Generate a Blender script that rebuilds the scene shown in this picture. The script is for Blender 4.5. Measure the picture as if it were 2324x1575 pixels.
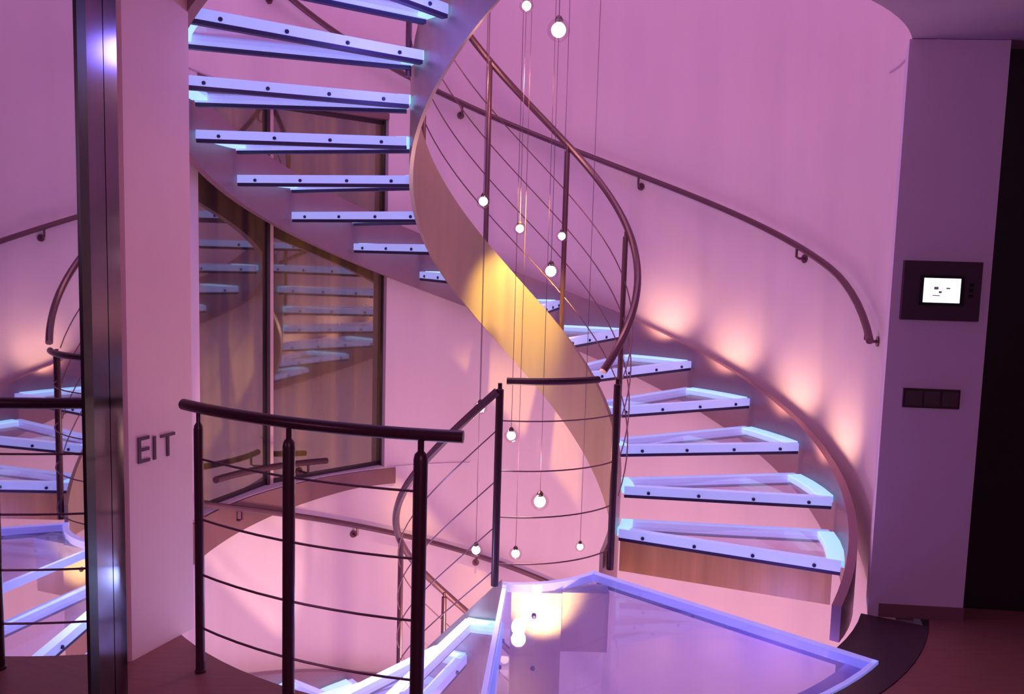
import bpy, math, random
from mathutils import Vector, Matrix
R = math.radians
PI = math.pi
random.seed(7)
for o in list(bpy.data.objects):
    bpy.data.objects.remove(o)
scene = bpy.context.scene
COL = scene.collection

# ------------------------------------------------------------------ camera
cam_d = bpy.data.cameras.new('camera')
cam_d.sensor_width = 36.0
cam_d.lens = 36.0 * 1960.5 / 2324.0
cam_d.clip_start = 0.05
cam = bpy.data.objects.new('camera', cam_d)
COL.objects.link(cam)
cam.matrix_world = (Matrix.Translation((0, 0, 1.537)) @ Matrix.Rotation(R(90 - 5.89), 4, 'X')
                    @ Matrix.Rotation(R(1.65), 4, 'Z'))
scene.camera = cam

# ------------------------------------------------------------------ world, lights, exposure
world = bpy.data.worlds.new('world')
scene.world = world
world.use_nodes = True
world.node_tree.nodes['Background'].inputs[0].default_value = (0.55, 0.25, 0.6, 1)
world.node_tree.nodes['Background'].inputs[1].default_value = 0.06
vs = scene.view_settings
vs.view_transform = 'Standard'
vs.look = 'None'
vs.gamma = 1.0
vs.use_curve_mapping = False
vs.exposure = 0.06

CX, CY = 0.0235, 4.518          # axis of the stair


def light(name, kind, loc, energy, color, target=None, size=0.1, size_y=None, spot=60, blend=0.5):
    d = bpy.data.lights.new(name, kind)
    d.energy = energy
    d.color = color
    if kind == 'AREA':
        d.size = size
        if size_y:
            d.shape = 'RECTANGLE'
            d.size_y = size_y
        else:
            d.shape = 'DISK'
    else:
        d.shadow_soft_size = size
    if kind == 'SPOT':
        d.spot_size = R(spot)
        d.spot_blend = blend
    o = bpy.data.objects.new(name, d)
    COL.objects.link(o)
    o.location = loc
    if target is not None:
        v = Vector(target) - Vector(loc)
        o.rotation_euler = v.to_track_quat('-Z', 'Y').to_euler()
    return o


light('shaft_top_light', 'AREA', (CX, CY, 5.05), 30, (0.90, 0.53, 1.0), (CX, CY, 0), size=2.6)
light('shaft_bottom_light', 'AREA', (CX, CY, -2.85), 37, (1.0, 0.72, 0.84), (CX, CY, 0), size=2.6)
light('lobby_fill_light', 'AREA', (0.5, -0.8, 2.35), 34, (1.0, 0.50, 0.88), (0.7, 3.7, 1.0), size=1.4)  # added fill lamp behind the camera, brightens right wall and pillar

# ------------------------------------------------------------------ materials
M = {}


def mat(name, base=(0.8, 0.8, 0.8), rough=0.5, metal=0.0, spec=0.5, emit=None, estr=0.0,
        noise=0.0, nscale=8.0, bump=0.0, bscale=60.0, stretch=(1, 1, 1), coat=0.0):
    m = bpy.data.materials.new(name)
    m.use_nodes = True
    nt = m.node_tree
    p = nt.nodes['Principled BSDF']
    p.inputs['Base Color'].default_value = (*base, 1)
    p.inputs['Roughness'].default_value = rough
    p.inputs['Metallic'].default_value = metal
    p.inputs['Specular IOR Level'].default_value = spec
    p.inputs['Coat Weight'].default_value = coat
    if emit:
        p.inputs['Emission Color'].default_value = (*emit, 1)
        p.inputs['Emission Strength'].default_value = estr
    tc = nt.nodes.new('ShaderNodeTexCoord')
    mp = nt.nodes.new('ShaderNodeMapping')
    mp.inputs['Scale'].default_value = stretch
    nt.links.new(tc.outputs['Object'], mp.inputs['Vector'])
    if noise > 0:
        n = nt.nodes.new('ShaderNodeTexNoise')
        n.inputs['Scale'].default_value = nscale
        n.inputs['Detail'].default_value = 4
        nt.links.new(mp.outputs[0], n.inputs['Vector'])
        mx = nt.nodes.new('ShaderNodeMix')
        mx.data_type = 'RGBA'
        mx.inputs[6].default_value = (*[c * (1 - noise) for c in base], 1)
        mx.inputs[7].default_value = (*[min(1, c * (1 + noise)) for c in base], 1)
        nt.links.new(n.outputs['Fac'], mx.inputs[0])
        nt.links.new(mx.outputs[2], p.inputs['Base Color'])
    if bump > 0:
        n2 = nt.nodes.new('ShaderNodeTexNoise')
        n2.inputs['Scale'].default_value = bscale
        n2.inputs['Detail'].default_value = 3
        nt.links.new(mp.outputs[0], n2.inputs['Vector'])
        b = nt.nodes.new('ShaderNodeBump')
        b.inputs['Strength'].default_value = bump
        b.inputs['Distance'].default_value = 0.004
        nt.links.new(n2.outputs['Fac'], b.inputs['Height'])
        nt.links.new(b.outputs[0], p.inputs['Normal'])
    M[name] = m
    return m


def glass(name, tint, gloss=0.08, diffuse=None, dfac=0.0, rough=0.03):
    """thin architectural glass: lets light straight through, mirrors by fresnel, can be a little milky"""
    m = bpy.data.materials.new(name)
    m.use_nodes = True
    nt = m.node_tree
    nt.nodes.clear()
    out = nt.nodes.new('ShaderNodeOutputMaterial')
    tr = nt.nodes.new('ShaderNodeBsdfTransparent')
    tr.inputs[0].default_value = (*tint, 1)
    gl = nt.nodes.new('ShaderNodeBsdfGlossy')
    gl.inputs['Roughness'].default_value = rough
    lw = nt.nodes.new('ShaderNodeLayerWeight')
    lw.inputs[0].default_value = 0.5
    pw = nt.nodes.new('ShaderNodeMath')
    pw.operation = 'POWER'
    pw.inputs[1].default_value = 5.0
    nt.links.new(lw.outputs['Facing'], pw.inputs[0])
    ad = nt.nodes.new('ShaderNodeMath')
    ad.operation = 'MULTIPLY_ADD'
    ad.use_clamp = True
    ad.inputs[1].default_value = 0.6
    ad.inputs[2].default_value = gloss
    nt.links.new(pw.outputs[0], ad.inputs[0])
    base = tr.outputs[0]
    if diffuse:
        df = nt.nodes.new('ShaderNodeBsdfTranslucent')
        df.inputs[0].default_value = (*diffuse, 1)
        d2 = nt.nodes.new('ShaderNodeBsdfDiffuse')
        d2.inputs[0].default_value = (*diffuse, 1)
        m0 = nt.nodes.new('ShaderNodeMixShader')
        m0.inputs[0].default_value = 0.5
        nt.links.new(df.outputs[0], m0.inputs[1])
        nt.links.new(d2.outputs[0], m0.inputs[2])
        m1 = nt.nodes.new('ShaderNodeMixShader')
        n = nt.nodes.new('ShaderNodeTexNoise')
        n.inputs['Scale'].default_value = 5
        mr = nt.nodes.new('ShaderNodeMapRange')
        mr.inputs['To Min'].default_value = dfac * 0.7
        mr.inputs['To Max'].default_value = dfac * 1.3
        nt.links.new(n.outputs['Fac'], mr.inputs['Value'])
        nt.links.new(mr.outputs[0], m1.inputs[0])
        nt.links.new(base, m1.inputs[1])
        nt.links.new(m0.outputs[0], m1.inputs[2])
        base = m1.outputs[0]
    mx = nt.nodes.new('ShaderNodeMixShader')
    nt.links.new(ad.outputs[0], mx.inputs[0])
    nt.links.new(base, mx.inputs[1])
    nt.links.new(gl.outputs[0], mx.inputs[2])
    nt.links.new(mx.outputs[0], out.inputs[0])
    M[name] = m
    return m


mat('plaster', (0.80, 0.56, 0.68), 0.75, noise=0.09, nscale=4.0, bump=0.25, bscale=25, stretch=(1, 1, 0.12))
mat('plaster_dim', (0.70, 0.50, 0.72), 0.7, noise=0.06, nscale=4, bump=0.2, bscale=40)
mat('ceiling_paint', (0.55, 0.36, 0.55), 0.8, noise=0.04, nscale=3)
mat('pillar_paint', (0.97, 0.60, 0.56), 0.6, noise=0.05, nscale=3, bump=0.1, bscale=30)
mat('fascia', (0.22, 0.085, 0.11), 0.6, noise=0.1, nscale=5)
mat('floor_wood', (0.30, 0.115, 0.105), 0.45, noise=0.25, nscale=6, stretch=(1, 8, 1), bump=0.1, bscale=20)
mat('ring_dark', (0.06, 0.028, 0.04), 0.4, noise=0.1)
mat('doorway_shade', (0.012, 0.006, 0.008), 0.5, noise=0.2)  # near-black, paints the darkness inside the doorway
mat('steel', (0.45, 0.31, 0.28), 0.36, metal=0.55, noise=0.12, nscale=14, stretch=(1, 1, 0.1), bump=0.08, bscale=40)
mat('stringer_paint', (0.34, 0.17, 0.23), 0.45, metal=0.35, noise=0.1, nscale=6)
mat('bronze', (0.075, 0.022, 0.035), 0.35, metal=0.3, noise=0.1)
mat('rail_steel', (0.16, 0.065, 0.095), 0.32, metal=0.5, noise=0.08)
mat('cable', (0.22, 0.10, 0.14), 0.4, metal=0.6, noise=0.05)
mat('bar_dark', (0.05, 0.03, 0.09), 0.45, metal=0.3, noise=0.1)
mat('bolt_dark', (0.05, 0.03, 0.10), 0.4, metal=0.5, noise=0.05)
mat('edge_lit', (0.70, 0.74, 0.98), 0.35, emit=(0.30, 0.41, 1.0), estr=0.50, noise=0.05, nscale=12)
mat('end_lit', (0.8, 0.9, 1.0), 0.35, emit=(0.20, 0.60, 1.0), estr=0.95, noise=0.05, nscale=12)
mat('brass_col', (0.72, 0.52, 0.34), 0.42, metal=0.5, noise=0.15, nscale=9, stretch=(1, 1, 0.1))
mat('mirror', (0.66, 0.66, 0.72), 0.012, metal=1.0, noise=0.01)
mat('mirror_frame', (0.02, 0.008, 0.012), 0.35, noise=0.1)
mat('polished_steel', (0.19, 0.15, 0.19), 0.16, metal=1.0, noise=0.1, nscale=30, stretch=(1, 1, 0.02))
mat('socket', (0.10, 0.05, 0.06), 0.3, metal=0.8, noise=0.05)
mat('wire', (0.20, 0.09, 0.16), 0.4, metal=0.4, noise=0.05)
mat('bulb', (1, 0.9, 0.8), 0.3, emit=(1.0, 0.78, 0.60), estr=9.0, noise=0.01)
mat('intercom_body', (0.06, 0.025, 0.045), 0.4, noise=0.1)
mat('intercom_bezel', (0.012, 0.010, 0.012), 0.3, noise=0.1)
mat('screen', (0.9, 0.9, 0.9), 0.3, emit=(0.95, 1.0, 1.0), estr=1.4, noise=0.01)
mat('screen_mark', (0.55, 0.6, 0.62), 0.5, noise=0.02)
mat('switch_plate', (0.05, 0.02, 0.03), 0.4, noise=0.1)
mat('switch_key', (0.085, 0.05, 0.06), 0.35, noise=0.1)
mat('letter', (0.10, 0.03, 0.06), 0.5, noise=0.05)
mat('frame_dark', (0.045, 0.016, 0.028), 0.4, noise=0.1)
mat('mullion_pink', (0.70, 0.42, 0.42), 0.6, noise=0.05)
glass('tread_glass', (0.93, 0.88, 0.99), 0.03, diffuse=(0.75, 0.68, 1.0), dfac=0.10)
glass('landing_glass', (0.83, 0.84, 1.0), 0.04, diffuse=(0.36, 0.36, 0.98), dfac=0.20)
glass('shade_glass', (0.95, 0.9, 0.92), 0.06)


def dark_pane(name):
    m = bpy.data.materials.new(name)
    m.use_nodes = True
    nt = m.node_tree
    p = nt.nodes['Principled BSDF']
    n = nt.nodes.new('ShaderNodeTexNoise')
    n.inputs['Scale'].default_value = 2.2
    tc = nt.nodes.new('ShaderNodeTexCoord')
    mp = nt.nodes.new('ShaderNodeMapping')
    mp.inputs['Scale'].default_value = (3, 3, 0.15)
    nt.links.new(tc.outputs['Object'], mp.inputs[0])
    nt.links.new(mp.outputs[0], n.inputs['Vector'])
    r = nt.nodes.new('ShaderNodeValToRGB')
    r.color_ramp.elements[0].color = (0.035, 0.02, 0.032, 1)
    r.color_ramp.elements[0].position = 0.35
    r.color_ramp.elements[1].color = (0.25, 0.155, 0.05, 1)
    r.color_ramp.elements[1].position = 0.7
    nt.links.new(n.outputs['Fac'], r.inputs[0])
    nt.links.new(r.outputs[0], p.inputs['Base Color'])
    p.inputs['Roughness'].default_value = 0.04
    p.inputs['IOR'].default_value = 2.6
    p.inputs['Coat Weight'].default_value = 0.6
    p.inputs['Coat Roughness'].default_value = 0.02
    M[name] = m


dark_pane('dark_pane')


# ------------------------------------------------------------------ mesh helpers
class MB:
    def __init__(self):
        self.v, self.f = [], []

    def add(self, vs, fs):
        n = len(self.v)
        self.v += [tuple(p) for p in vs]
        self.f += [tuple(i + n for i in q) for q in fs]
        return self

    def box(self, x0, x1, y0, y1, z0, z1):
        return self.prism([(x0, y0), (x1, y0), (x1, y1), (x0, y1)], z0, z1)

    def prism(self, poly, z0, z1):
        n = len(poly)
        vs = [(x, y, z0) for x, y in poly] + [(x, y, z1) for x, y in poly]
        fs = [tuple(range(n - 1, -1, -1)), tuple(range(n, 2 * n))]
        fs += [(i, (i + 1) % n, n + (i + 1) % n, n + i) for i in range(n)]
        return self.add(vs, fs)

    def sweep(self, pts, sect, closed=False):
        """sect(i) -> list of points of the section at station i"""
        S = [sect(i) for i in range(len(pts))] if pts is not None else sect
        n = len(S[0])
        vs = [p for s in S for p in s]
        fs = []
        for i in range(len(S) - 1):
            for j in range(n):
                a, b = i * n + j, i * n + (j + 1) % n
                fs.append((a, b, b + n, a + n))
        fs.append(tuple(range(n - 1, -1, -1)))
        k = (len(S) - 1) * n
        fs.append(tuple(range(k, k + n)))
        return self.add(vs, fs)

    def tube(self, pts, r, n=10):
        pts = [Vector(p) for p in pts]
        S = []
        for i, p in enumerate(pts):
            t = (pts[min(i + 1, len(pts) - 1)] - pts[max(i - 1, 0)]).normalized()
            up = Vector((0, 0, 1)) if abs(t.z) < 0.9 else Vector((1, 0, 0))
            a = t.cross(up).normalized()
            b = a.cross(t).normalized()
            S.append([p + a * (r * math.cos(2 * PI * j / n)) + b * (r * math.sin(2 * PI * j / n)) for j in range(n)])
        return self.sweep(None, S)

    def lathe(self, prof, c=(0, 0, 0), n=16):
        vs, fs = [], []
        for r, z in prof:
            for j in range(n):
                a = 2 * PI * j / n
                vs.append((c[0] + r * math.cos(a), c[1] + r * math.sin(a), c[2] + z))
        m = len(prof)
        for i in range(m - 1):
            for j in range(n):
                a, b = i * n + j, i * n + (j + 1) % n
                fs.append((a, b, b + n, a + n))
        fs.append(tuple(range(n - 1, -1, -1)))
        fs.append(tuple(range((m - 1) * n, m * n)))
        return self.add(vs, fs)

    def ring(self, r0, r1, zf0, zf1, a0, a1, step=3.0, c=(0.0, 0.0)):
        """curved slab between two radii; zf may be a number or a function of the angle in degrees"""
        f0 = zf0 if callable(zf0) else (lambda a: zf0)
        f1 = zf1 if callable(zf1) else (lambda a: zf1)
        n = max(2, int(abs(a1 - a0) / step) + 1)
        S = []
        for i in range(n):
            a = a0 + (a1 - a0) * i / (n - 1)
            ca, sa = math.cos(R(a)), math.sin(R(a))
            S.append([(c[0] + r0 * ca, c[1] + r0 * sa, f0(a)), (c[0] + r1 * ca, c[1] + r1 * sa, f0(a)),
                      (c[0] + r1 * ca, c[1] + r1 * sa, f1(a)), (c[0] + r0 * ca, c[1] + r0 * sa, f1(a))])
        return self.sweep(None, S)

    def mesh(self, name, smooth=False):
        me = bpy.data.meshes.new(name)
        me.from_pydata(self.v, [], self.f)
        me.validate()
        import bmesh
        bm = bmesh.new()
        bm.from_mesh(me)
        bmesh.ops.recalc_face_normals(bm, faces=bm.faces)
        bm.to_mesh(me)
        bm.free()
        if smooth:
            try:
                me.shade_auto = True
            except Exception:
                pass
            me.polygons.foreach_set('use_smooth', [True] * len(me.polygons))
            try:
                me.set_sharp_from_angle(angle=R(35))
            except Exception:
                pass
        return me

    def build(self, name, m, parent=None, smooth=False, loc=None):
        return link(name, self.mesh(name, smooth), m, parent, loc)


def link(name, me, m, parent=None, loc=None, rotz=0.0):
    if m is not None and not me.materials:
        me.materials.append(M[m])
    o = bpy.data.objects.new(name, me)
    COL.objects.link(o)
    if parent is not None:
        o.parent = parent
    if loc is not None:
        o.location = loc
    o.rotation_euler = (0, 0, rotz)
    return o


def tag(o, label, cat, group=None):
    o['label'] = label
    o['category'] = cat
    if group:
        o['group'] = group
    return o


def thing(name, label, cat, loc=(0, 0, 0), group=None):
    o = bpy.data.objects.new(name, None)
    o.empty_display_size = 0.1
    COL.objects.link(o)
    o.location = loc
    return tag(o, label, cat, group)


def struct(o, label, cat):
    o['kind'] = 'structure'
    o['label'] = label
    o['category'] = cat
    return o


def pol(r, a, z=0.0):
    return (r * math.cos(R(a)), r * math.sin(R(a)), z)


# stair parameters -----------------------------------------------------------
RI, RO, RW = 0.59, 1.667, 1.80
TH1, DTH, H, WT = -22.9, 17.0, 0.178, 18.2
LAND0, LAND1 = -93.5, -41.0


def pitch_up(a):
    return H * (1 + (a - TH1) / DTH)


def pitch_dn(a):                       # a runs from -93.5 downwards
    return -H * max(0.0, (LAND0 - a)) / DTH


CEN = (CX, CY, 0)

# ------------------------------------------------------------------ the setting
# curved shaft wall: solid at lobby level from the right edge to the glass panels
w = MB()
w.ring(RW, RW + 0.10, -0.05, 2.5, -25.6, 120.5)
struct(w.build('wall_back', 'plaster', loc=CEN, smooth=True), 'curved pink plaster wall of the stairwell behind the steps', 'wall')
w = MB()
w.ring(RW, RW + 0.18, 0, 2.5, 170.5, 212)
struct(w.build('wall_stairwell_left', 'plaster', loc=CEN, smooth=True), 'narrow curved stairwell wall hidden behind the pink pillar', 'wall')
w = MB()
w.ring(RW, RW + 0.18, 2.5, 5.2, 0, 360, 3)
struct(w.build('wall_upper', 'plaster', loc=CEN, smooth=True), 'curved pink stairwell wall above the glass panels and upper flight', 'wall')
w = MB()
w.ring(RW - 0.0, RW + 0.18, -3.0, -0.05, 0, 360, 3)
struct(w.build('wall_lower', 'plaster', loc=CEN, smooth=True), 'curved peach lit stairwell wall below the floor level', 'wall')
w = MB()
w.ring(0.001, RW + 0.15, -3.1, -3.0, 0, 360, 6)
struct(w.build('floor_lower', 'floor_wood', loc=CEN), 'round floor at the bottom of the stairwell', 'floor')
w = MB()
w.ring(0.001, RW + 0.15, 5.2, 5.3, 0, 360, 6)
struct(w.build('ceiling_upper', 'ceiling_paint', loc=CEN), 'round ceiling at the top of the stairwell', 'ceiling')

# lobby floor around the well
w = MB()
w.ring(1.78, 8.0, -0.12, 0.0, -200, LAND0 - 0.5, 3)
w.ring(2.035, 8.0, -0.12, 0.0, LAND0 - 0.5, -14, 3)
struct(w.build('floor', 'floor_wood', loc=CEN), 'reddish brown lobby floor around the stairwell', 'floor')
w = MB()
w.ring(1.935, 2.034, -0.12, 0.004, LAND0 - 0.5, -41, 3)
w.ring(1.76, 2.034, -0.12, 0.004, -41, -27, 3)
struct(w.build('trim_1', 'ring_dark', loc=CEN), 'dark curved floor trim along the outer edge of the glass landing', 'trim')
# floor strip behind the glass panels with its fascia
w = MB()
w.ring(1.79, 2.6, -0.05, 0.02, 100, 200, 3)
struct(w.build('floor_ledge', 'plaster', loc=CEN), 'narrow pink ledge along the foot of the tall glass panels', 'floor')
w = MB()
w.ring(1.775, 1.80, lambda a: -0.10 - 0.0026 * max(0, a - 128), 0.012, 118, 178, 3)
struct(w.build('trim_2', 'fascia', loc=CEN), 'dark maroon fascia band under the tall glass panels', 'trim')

# lobby ceiling with the round opening
w = MB()
w.ring(RW - 0.004, 7.0, 2.49, 2.499, -215, -5, 3)
struct(w.build('ceiling', 'ceiling_paint', loc=CEN), 'purple lobby ceiling with the round stairwell opening', 'ceiling')

# flat dim wall at right with its base, then a near-black sheet for the doorway's shade
w = MB()
w.prism([(1.615, 3.705), (2.02, 3.675), (2.03, 3.90), (1.70, 3.93)], 0, 2.488)
struct(w.build('wall_right', 'plaster_dim'), 'dim purple flat wall carrying the intercom', 'wall')
w = MB()
w.prism([(1.66, 3.697), (2.022, 3.668), (2.023, 3.676), (1.66, 3.705)], 0, 0.06)
struct(w.build('baseboard_right', 'fascia'), 'low maroon baseboard under the dim purple wall', 'baseboard')
w = MB()
w.prism([(2.03, 3.83), (3.6, 3.70), (3.6, 3.78), (2.03, 3.90)], 0, 2.5)
d1 = struct(w.build('doorway_sheet', 'doorway_shade'), 'full-height near-black sheet painted as the unlit doorway right of the purple wall', 'door')
w = MB()
w.tube([(2.75, 3.72, 1.0), (2.75, 3.72, 1.25)], 0.012)
w.build('handle', 'bronze', d1)

# tall dark glass panels at back left
PA, PB, PC = 120.3, 147.8, 170.6
win = struct(thing('window_1', 'two tall dark reflective glass panels set in the curved wall at back left', 'window', CEN),
             'two tall dark reflective glass panels set in the curved wall at back left', 'window')


def chord(r0, a0, a1, z0, z1, t):
    p0, p1 = Vector(pol(r0, a0)), Vector(pol(r0, a1))
    n = Vector(((p1 - p0).y, -(p1 - p0).x, 0)).normalized()
    if n.dot(p0) < 0:
        n = -n
    q0, q1 = p0 + n * t, p1 + n * t
    return MB().prism([(p0.x, p0.y), (p1.x, p1.y), (q1.x, q1.y), (q0.x, q0.y)], z0, z1)


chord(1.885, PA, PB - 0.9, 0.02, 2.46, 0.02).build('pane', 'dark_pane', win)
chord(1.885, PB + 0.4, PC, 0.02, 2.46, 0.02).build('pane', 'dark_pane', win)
chord(1.865, PB - 0.15, PB + 0.65, 0.02, 2.46, 0.05).build('mullion', 'frame_dark', win)
chord(1.865, PB - 0.95, PB - 0.15, 0.02, 2.46, 0.05).build('mullion', 'mullion_pink', win)
chord(1.855, PA - 0.1, PA + 0.5, 0.02, 2.46, 0.05).build('jamb', 'frame_dark', win)
chord(1.855, PC - 0.6, PC + 0.3, 0.02, 2.46, 0.05).build('jamb', 'frame_dark', win)
for a0, a1 in ((PA, PB - 0.9), (PB + 0.4, PC)):
    chord(1.880, a0, a1, 0.02, 0.05, 0.03).build('sill', 'frame_dark', win)
    chord(1.880, a0, a1, 2.43, 2.46, 0.03).build('head', 'frame_dark', win)
MB().ring(1.80, 1.93, 2.46, 2.50, PA, PC).build('lintel', 'fascia', win)

# pillar
A0, A1 = Vector((-1.383, 3.083)), Vector((-1.263, 3.381))
struct(MB().prism([tuple(A0), tuple(A1), (-1.42, 3.56), (-1.80, 3.40), (-1.72, 2.96)], 0, 2.5).build('pillar', 'pillar_paint'),
       'pink square pillar between the mirror and the stairwell', 'pillar')


# ------------------------------------------------------------------ stairs
def tread_meshes():
    d = {}
    d['plate'] = MB().ring(RI + 0.01, RO, -0.026, -0.002, 0.6, WT - 0.4, 4).mesh('tread')
    def bar(r0, r1, a, t0, t1, z0, z1):
        ca, sa = math.cos(R(a)), math.sin(R(a))
        f = lambda r, t: (r * ca - t * sa, r * sa + t * ca)
        return MB().prism([f(r0, t0), f(r1, t0), f(r1, t1), f(r0, t1)], z0, z1)
    r0, r1 = RI + 0.004, RO - 0.012
    d['front_edge'] = bar(r0, r1, 0, 0.0, 0.046, -0.044, 0.0).mesh('front_edge')
    d['back_edge'] = bar(r0, r1, WT, -0.046, 0.0, -0.044, 0.0).mesh('back_edge')
    d['front_bar'] = bar(r0, r1, 0, 0.004, 0.036, -0.062, -0.044).mesh('front_bar')
    d['back_bar'] = bar(r0, r1, WT, -0.036, -0.004, -0.062, -0.044).mesh('back_bar')
    d['end_strip'] = MB().ring(RO - 0.075, RO + 0.004, -0.034, 0.003, 1.4, WT - 1.6, 4).mesh('end_strip')
    d['inner_end'] = MB().ring(RI - 0.006, RI + 0.055, -0.040, 0.003, 1.0, WT - 1.0, 4).mesh('inner_end')
    d['bolt'] = MB().lathe([(0.0095, -0.012), (0.0095, 0.004), (0.006, 0.008)], n=8).mesh('bolt')
    for k, m in (('plate', 'tread_glass'), ('front_edge', 'edge_lit'), ('back_edge', 'edge_lit'), ('front_bar', 'bar_dark'),
                 ('back_bar', 'bar_dark'), ('end_strip', 'end_lit'), ('inner_end', 'end_lit'), ('bolt', 'bolt_dark')):
        d[k].materials.append(M[m])
    return d


TM = tread_meshes()
BR = (0.72, 0.98, 1.26, 1.54)


def make_tread(root, ang, z):
    t = link('tread', TM['plate'], None, root, (0, 0, z), R(ang))
    for nme in ('front_edge', 'back_edge', 'front_bar', 'back_bar', 'end_strip', 'inner_end'):
        link(nme, TM[nme], None, t)
    for r in BR:
        b = link('bolt', TM['bolt'], None, t, (r, -0.002, -0.030))
        b.rotation_euler = (R(90), 0, 0)
        ca, sa = math.cos(R(WT)), math.sin(R(WT))
        b = link('bolt', TM['bolt'], None, t, (r * ca - 0.002 * sa, r * sa + 0.002 * ca, -0.030))
        b.rotation_euler = (R(90), 0, R(WT) + PI)
    return t


def helix_tube(r, zf, a0, a1, rad, step=4.0, n=10):
    k = max(2, int(abs(a1 - a0) / step) + 1)
    pts = []
    for i in range(k):
        a = a0 + (a1 - a0) * i / (k - 1)
        pts.append(pol(r, a, zf(a)))
    return MB().tube(pts, rad, n)


def post(root, r, a, z0, z1, rad=0.015, m='rail_steel'):
    x, y, _ = pol(r, a)
    return MB().lathe([(rad, z0), (rad, z1 - 0.03), (rad * 0.55, z1 - 0.025), (rad * 0.55, z1)], (x, y, 0), 12).build('post', m, root, True)


UP_A1 = 283.0
# --- upper flight
up = thing('spiral_staircase', 'upper spiral flight of blue-lit glass treads rising from the glass landing', 'staircase', CEN)
MB().ring(RI - 0.035, RI - 0.015, lambda a: max(pitch_up(a) - 0.44, -0.12), lambda a: pitch_up(a) + 0.06, -37, UP_A1, 3).build('inner_stringer', 'steel', up, True)
MB().ring(RO + 0.015, RO + 0.055, lambda a: max(pitch_up(a) - 0.31, -0.04), lambda a: pitch_up(a) + 0.075, -36, UP_A1, 3).build('outer_stringer', 'stringer_paint', up, True)
for k in range(1, 19):
    make_tread(up, TH1 + (k - 1) * DTH, k * H)
RAILH = 1.10
RP = 0.60
zr_up = lambda a: pitch_up(a) + RAILH
for a in (17.5, 64, 109, 154, 199, 244):
    post(up, RP, a, pitch_up(a) - 0.10, zr_up(a) - 0.005)
for q in (0.24, 0.44, 0.64, 0.84):
    helix_tube(RP, lambda a: pitch_up(a) + q, -28, UP_A1 - 3, 0.0035, 5, 6).build('cable', 'cable', up, True)
hr = helix_tube(0.615, lambda a: zr_up(a) - (0.0 if a > -20 else 0.0), -48, UP_A1, 0.019, 3).build('handrail', 'rail_steel', up, True)

# warm step lights at the wall ends of four treads, washing the wall in scallops
for a in (54, 37, 19, 3):
    x2, y2, _ = pol(1.52, a)
    x3, y3, _ = pol(RW, a)
    z = pitch_up(a) + 0.06
    light('step_light', 'SPOT', (CX + x2, CY + y2, z), 6.0, (1.0, 0.66, 0.36), (CX + x3, CY + y3, z + 0.20), size=0.03, spot=105, blend=1.0)
mat('riser_wood', (0.72, 0.38, 0.15), 0.35, noise=0.35, nscale=16, stretch=(1, 1, 0.1))
ca_, sa_ = math.cos(R(-21.5)), math.sin(R(-21.5))
fr_ = lambda r, t: (r * ca_ - t * sa_, r * sa_ + t * ca_)
MB().prism([fr_(0.60, 0.0), fr_(1.62, 0.0), fr_(1.62, 0.012), fr_(0.60, 0.012)], -0.045, 0.112).build('riser', 'riser_wood', up)

# --- lower flight
dn = thing('spiral_staircase', 'lower spiral flight of bright glass treads descending from the glass landing', 'staircase', CEN)
DN_A = -305.0
MB().ring(RI - 0.035, RI - 0.015, lambda a: pitch_dn(a) - 0.44, lambda a: pitch_dn(a) + 0.03, LAND0 - 0.5, DN_A, 3).build('inner_stringer', 'steel', dn, True)
MB().ring(RO + 0.015, RO + 0.055, lambda a: pitch_dn(a) - 0.36, lambda a: pitch_dn(a) + 0.03, LAND0 - 3, DN_A, 3).build('outer_stringer', 'stringer_paint', dn, True)
for k in range(1, 13):
    make_tread(dn, LAND0 - k * DTH, -k * H)
zr_dn = lambda a: 0.975 + pitch_dn(a)
for a in (-140, -185, -230, -275):
    post(dn, RP, a, pitch_dn(a) - 0.10, zr_dn(a) - 0.005)
for q in (0.12, 0.33, 0.55, 0.79):
    helix_tube(RP, lambda a: pitch_dn(a) + q, LAND0 - 5, DN_A + 3, 0.0035, 5, 6).build('cable', 'cable', dn, True)
helix_tube(0.615, zr_dn, -98, DN_A, 0.019, 3).build('handrail', 'rail_steel', dn, True)

# --- glass landing
ld = thing('glass_landing', 'wedge-shaped blue-violet glass landing at the foot of the upper flight', 'landing', CEN)
MB().ring(0.56, 1.92, -0.034, 0.0, LAND0 + 0.4, LAND1 - 0.2, 4).build('glass_plate', 'landing_glass', ld)
mat('landing_edge', (0.62, 0.60, 0.95), 0.35, emit=(0.26, 0.28, 1.0), estr=0.50, noise=0.05, nscale=12)
def rbar(r0, r1, a, t0, t1, z0, z1):
    ca, sa = math.cos(R(a)), math.sin(R(a))
    f = lambda r, t: (r * ca - t * sa, r * sa + t * ca)
    return MB().prism([f(r0, t0), f(r1, t0), f(r1, t1), f(r0, t1)], z0, z1)
rbar(0.56, 1.92, LAND1, -0.035, 0.0, -0.036, 0.003).build('back_edge', 'landing_edge', ld)
rbar(0.56, 1.92, LAND0, 0.0, 0.020, -0.036, 0.003).build('front_edge', 'landing_edge', ld)
MB().ring(0.545, 0.575, -0.036, 0.003, LAND0, LAND1, 4).build('inner_edge', 'landing_edge', ld)
MB().ring(1.905, 1.925, -0.036, 0.003, LAND0, LAND1, 4).build('outer_edge', 'landing_edge', ld)
rbar(0.57, 1.78, LAND1, 0.0, 0.012, -0.07, -0.004).build('support_bar', 'bar_dark', ld)

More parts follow.
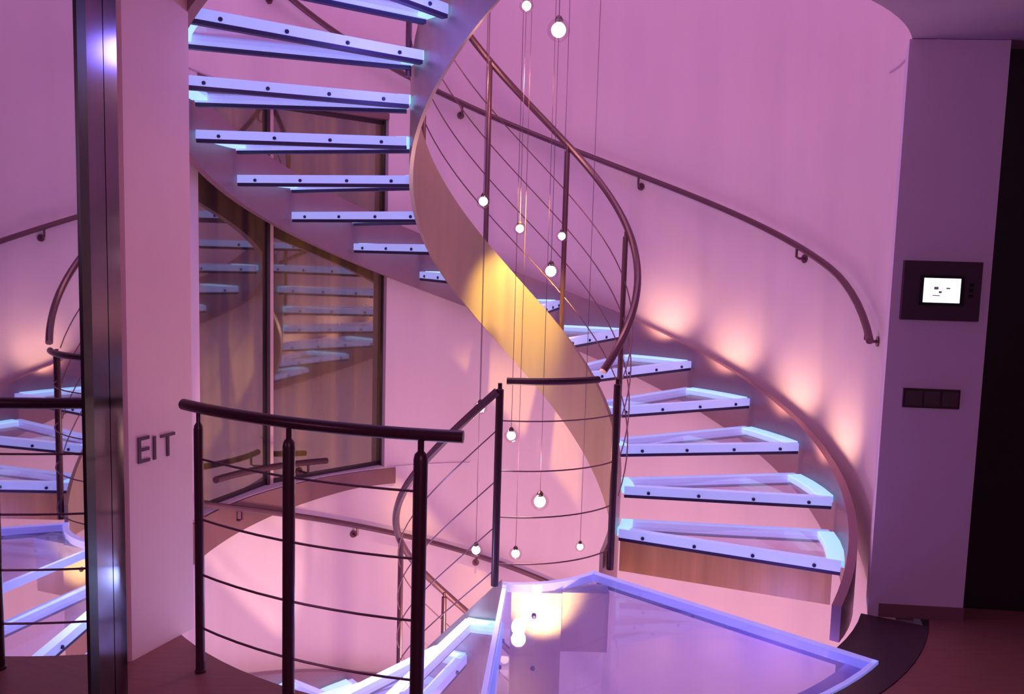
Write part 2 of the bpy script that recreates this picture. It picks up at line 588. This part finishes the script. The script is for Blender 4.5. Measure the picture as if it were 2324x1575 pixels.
# --- column that carries the landing, seen through the glass
cl = thing('support_column', 'gold lit metal column under the glass landing', 'column', (0.0, 0, 0))
MB().box(0.031, 0.273, 3.97, 4.09, -3.0, -0.045).build('shaft', 'brass_col', cl)
MB().box(0.275, 0.500, 4.00, 4.10, -0.345, -0.100).build('bracket', 'brass_col', cl)
MB().box(0.275, 0.500, 3.985, 4.10, -0.098, -0.045).build('cap_plate', 'brass_col', cl)
for x, z in ((0.142, -0.16), (0.142, -0.42), (0.142, -0.72)):
    b = link('bolt', MB().lathe([(0.012, -0.004), (0.012, 0.006), (0.007, 0.010)], n=8).mesh('column_bolt'), 'bolt_dark', cl, (x, 3.967, z))
    b.rotation_euler = (R(90), 0, 0)

# --- inner guard of the landing
lg = thing('landing_guard', 'level cable railing along the inner edge of the glass landing', 'railing', CEN)
for a in (-97.0, -34.0):
    post(lg, RP, a, 0.004, 0.965, 0.018, 'bronze')
for z in (0.11, 0.335, 0.555, 0.79):
    helix_tube(RP, lambda a: z, -97, -34, 0.0035, 4, 6).build('cable', 'cable', lg, True)
helix_tube(0.612, lambda a: 0.977, -94.0, -50.5, 0.017, 3).build('handrail', 'bronze', lg, True)

# --- foreground guard at the edge of the well
gd = thing('guard_railing', 'dark bronze railing with cables at the near edge of the stairwell', 'railing', CEN)
RG = 1.878
for a, rad in ((-126.9, 0.0165), (-113.5, 0.021), (-99.2, 0.023)):
    x, y, _ = pol(RG, a)
    MB().lathe([(rad * 1.2, 0.0), (rad * 1.2, 0.008), (rad, 0.012), (rad, 0.90), (rad * 0.85, 0.915), (rad * 0.45, 0.925), (rad * 0.45, 0.965)], (x, y, 0), 14).build('post', 'bronze', gd, True)
helix_tube(RG, lambda a: 0.978, -129.8, -95.1, 0.0205, 2.5, 12).build('handrail', 'bronze', gd, True)
for z in (0.795, 0.575, 0.37, 0.17):
    helix_tube(RG, lambda a: z - 0.0, -126.9, -99.2, 0.0042, 3, 6).build('cable', 'cable', gd, True)

# --- wall handrails
def wall_rail(label, zf, a0, a1, brackets, m='rail_steel', r=1.738, rad=0.019):
    t = thing('wall_handrail', label, 'handrail', CEN)
    helix_tube(r, zf, a0, a1, rad, 3).build('rail', m, t, True)
    for a in brackets:
        z = zf(a)
        MB().tube([pol(r, a, z - 0.015), pol(r, a, z - 0.065), pol(r + 0.02, a, z - 0.075), pol(RW - 0.004, a, z - 0.075)], 0.008, 8).build('bracket', m, t, True)
        x0, x1 = RW - 0.008, RW + 0.004
        MB().tube([pol(x0, a, z - 0.075), pol(x1, a, z - 0.075)], 0.026, 12).build('wall_plate', m, t, True)
    return t


def zw(a):
    return 1.43 + 0.0113 * a - (0.0008 * (8 - a) ** 1.6 if a < 8 else 0.0)


wall_rail('curved maroon handrail on the pink wall beside the upper flight', zw, -12.5, 200, (-9, 20, 62, 104, 150))
wall_rail('thin handrail on the lower wall following the descending flight', lambda a: pitch_dn(a) + 1.09, -185.0, -290, (-200, -232, -262), 'rail_steel')
wall_rail('short dark handrail end below the tall glass panels', lambda a: 0.15 + (a - 137) * 0.0026, 137.0, 171, (142,), 'bronze', 1.70, 0.020)

# ------------------------------------------------------------------ pendants in the stair core
# picture column is given by x, height by z, at its own depth
PEND = [
    (0.0235, 4.40, 2.772, 0.026, 'topmost small globe pendant, cut by the upper picture edge'),
    (0.193, 4.60, 2.712, 0.044, 'large bright globe pendant hanging high against the pink wall'),
    (-0.166, 4.42, 1.817, 0.026, 'globe pendant left of the gold lit stringer, beside a post'),
    (0.023, 4.55, 1.690, 0.024, 'small globe pendant hanging above the gold lit stringer'),
    (0.239, 4.46, 1.655, 0.022, 'small globe pendant in line with the middle baluster post'),
    (0.1875, 4.44, 1.475, 0.032, 'globe pendant right beside the upper edge of the gold stringer'),
    (-0.158, 4.50, 0.746, 0.027, 'globe pendant just under the sloping handrail of the lower flight'),
    (0.009, 4.45, 0.612, 0.027, 'globe pendant right of the landing post, below the level handrail'),
    (0.1728, 4.52, 0.243, 0.036, 'bright globe pendant hanging in the middle of the landing guard cables'),
    (0.052, 4.60, -0.076, 0.026, 'low globe pendant just above the glass landing'),
    (-0.164, 4.55, -0.045, 0.027, 'low globe pendant left of the landing post'),
    (0.400, 4.55, -0.010, 0.020, 'small globe pendant beside the foot of the inner stringer'),
]
for x, y, z, r, lab in PEND:
    t = thing('pendant_lamp', lab, 'pendant lamp', (x, y, z), 'globe pendants on thin wires in the stair core')
    MB().tube([(0, 0, r * 1.5), (0, 0, 5.19 - z)], 0.0016, 6).build('wire', 'wire', t)
    MB().lathe([(r * 0.45, r * 0.82), (r * 0.5, r * 1.2), (r * 0.3, r * 1.55), (0.002, r * 1.7)], (0, 0, 0), 12).build('socket', 'socket', t, True)
    prof = [(max(0.0005, r * 0.86 * math.sin(PI * i / 10)), -r * 0.86 * math.cos(PI * i / 10)) for i in range(11)]
    MB().lathe(prof, (0, 0, 0), 16).build('bulb', 'bulb', t, True)
    prof = [(max(0.0005, r * 1.35 * math.sin(PI * i / 12)), -r * 1.35 * math.cos(PI * i / 12)) for i in range(11)]
    MB().lathe(prof, (0, 0, 0), 16).build('shade', 'shade_glass', t, True)

# warm spot among the pendants on the inner stringer; core glow and added fills
light('core_spot_stringer', 'SPOT', (0.10, 4.30, 2.05), 310, (1.0, 0.74, 0.12), (0.02, 5.08, 1.22), size=0.02, spot=38, blend=0.8)
light('under_landing_fill', 'SPOT', (0.18, 3.38, -0.48), 80, (1.0, 0.72, 0.26), (0.19, 3.98, -0.04), size=0.03, spot=34, blend=0.8)  # added unseen spot below the landing, gilds the column top
light('core_warm_low', 'POINT', (0.05, 4.5, -0.9), 34, (1.0, 0.70, 0.50), size=0.05)
light('core_warm_mid', 'POINT', (0.08, 4.5, 0.45), 7, (1.0, 0.60, 0.50), size=0.04)
light('upper_blue_fill', 'POINT', (-0.42, 3.72, 2.40), 9, (0.20, 0.20, 1.0), size=0.06)  # added lamp tinting the upper stringer blue
light('lower_flight_fill', 'SPOT', (-0.02, 4.05, 0.85), 90, (0.72, 0.88, 1.0), (-0.55, 3.50, -0.45), size=0.03, spot=56, blend=0.6)  # added cool spot, whitens the lower treads
light('lower_blue_fill', 'POINT', (-0.46, 3.70, 0.0), 7, (0.30, 0.45, 1.0), size=0.05)  # added blue lamp tinting the lower stringer and treads
light('landing_blue_fill', 'POINT', (1.10, 3.45, -0.30), 8, (0.20, 0.22, 1.0), size=0.12)  # added lamp under the landing, turns its right side bluer
light('core_warm_high', 'POINT', (0.0, 4.5, 2.45), 8, (1.0, 0.60, 0.42), size=0.04)
light('lower_wall_spot', 'SPOT', (0.35, 4.45, -1.5), 95, (1.0, 0.74, 0.50), (-1.70, 4.95, -0.45), size=0.03, spot=48, blend=0.5)

# ------------------------------------------------------------------ left: mirror panel and steel strip
ALPHA, EE = -10.25, 1.772
nv = Vector((math.cos(R(ALPHA)), math.sin(R(ALPHA))))
tv = Vector((-nv.y, nv.x))                       # along the panel, away from the camera


def on_plane(px):                                # point of the mirror plane under a viewing direction x/y
    k = px
    y = -EE / (nv.x * k + nv.y)
    return Vector((k * y, y))


def along(p, s):
    return p + tv * s


PM0 = on_plane(-0.75)
PM1 = on_plane(-0.5010)
PF1 = on_plane(-0.4905)
PS1 = on_plane(-0.4545)


def slab(p, q, off0, off1, z0, z1):
    a, b, c, d = p + nv * off0, q + nv * off0, q + nv * off1, p + nv * off1
    return MB().prism([tuple(a), tuple(b), tuple(c), tuple(d)], z0, z1)


struct(slab(PM0 - tv * 0.5, PS1 - tv * 0.004, -0.16, -0.013, 0, 2.5).build('wall_left', 'plaster_dim'), 'side wall behind the mirror panel and steel strip', 'wall')
mi = thing('wall_mirror', 'tall mirror panel with a black edge strip reflecting the staircase at far left', 'mirror', (0, 0, 0))
slab(PM0, PM1, -0.012, 0.0, 0.0, 2.498).build('glass', 'mirror', mi)
slab(PM1, PF1, -0.012, 0.006, 0.0, 2.498).build('edge_frame', 'mirror_frame', mi)
sp = thing('steel_panel', 'narrow brushed steel panel with a centre seam beside the mirror', 'panel', (0, 0, 0))
mid = PF1.lerp(PS1, 0.58)
slab(PF1 + tv * 0.001, mid - tv * 0.004, -0.012, 0.0, 0.0, 2.498).build('strip', 'polished_steel', sp)
slab(mid, PS1, -0.012, 0.0, 0.0, 2.498).build('strip', 'polished_steel', sp)
slab(mid - tv * 0.004, mid, -0.012, -0.006, 0.0, 2.498).build('seam', 'mirror_frame', sp)

# ------------------------------------------------------------------ small wall things
fd = (A1 - A0).normalized()
fn = Vector((fd.y, -fd.x))
lt = thing('pillar_lettering', 'small dark letters on the face of the pink pillar', 'lettering', (A0.x, A0.y, 0))
for ch, s, hgt in (('E', 0.030, 0.100), ('I', 0.105, 0.092), ('T', 0.150, 0.090)):
    cu = bpy.data.curves.new('letter', 'FONT')
    cu.body = ch
    cu.size = hgt / 0.70
    cu.extrude = 0.002
    tmp = bpy.data.objects.new('tmp', cu)
    COL.objects.link(tmp)
    bpy.context.view_layer.update()
    me = bpy.data.meshes.new_from_object(tmp.evaluated_get(bpy.context.evaluated_depsgraph_get()))
    bpy.data.objects.remove(tmp)
    o = link('letter', me, None, lt)
    me.materials.clear()
    me.materials.append(M['letter'])
    m3 = Matrix(((fd.x, 0, fn.x), (fd.y, 0, fn.y), (0, 1, 0))).to_4x4()
    o.matrix_local = Matrix.Translation((fd.x * s + fn.x * 0.003, fd.y * s + fn.y * 0.003, 0.742)) @ m3

# wall frame of the flat right wall
W0, W1 = Vector((1.615, 3.705)), Vector((2.02, 3.675))
wd = (W1 - W0).normalized()
wn = Vector((wd.y, -wd.x))


def on_wall(parent, name, m, x0, x1, z0, z1, d0, d1, bev=0.0):
    s0, s1 = (x0 - W0.x), (x1 - W0.x)
    p = lambda s, d: tuple(W0 + wd * s + wn * d)
    return MB().prism([p(s0, d0), p(s1, d0), p(s1, d1), p(s0, d1)], z0, z1).build(name, m, parent)


ic = thing('intercom', 'dark wall intercom with a small lit white screen', 'intercom', (0, 0, 0))
on_wall(ic, 'housing', 'intercom_body', 1.655, 1.975, 1.325, 1.575, 0.001, 0.022)
on_wall(ic, 'bezel', 'intercom_bezel', 1.722, 1.905, 1.388, 1.515, 0.022, 0.026)
sc_ = on_wall(ic, 'screen', 'screen', 1.738, 1.888, 1.400, 1.503, 0.026, 0.028)
for x0, z0, ww, hh in ((1.780, 1.455, 0.018, 0.012), (1.800, 1.440, 0.012, 0.009), (1.830, 1.458, 0.016, 0.006), (1.775, 1.428, 0.030, 0.004)):
    on_wall(sc_, 'screen_mark', 'screen_mark', x0, x0 + ww, z0, z0 + hh, 0.028, 0.0285)
for z in (1.478, 1.455, 1.432):
    on_wall(ic, 'button', 'intercom_bezel', 1.925, 1.942, z - 0.007, z + 0.007, 0.022, 0.026)
sw = thing('switch_plate', 'row of three dark switches on the purple wall below the intercom', 'switch', (0, 0, 0))
on_wall(sw, 'plate', 'switch_plate', 1.694, 1.930, 0.945, 1.028, 0.001, 0.012)
for i in range(3):
    x0 = 1.704 + i * 0.075
    on_wall(sw, 'switch', 'switch_key', x0, x0 + 0.066, 0.955, 1.018, 0.012, 0.018)
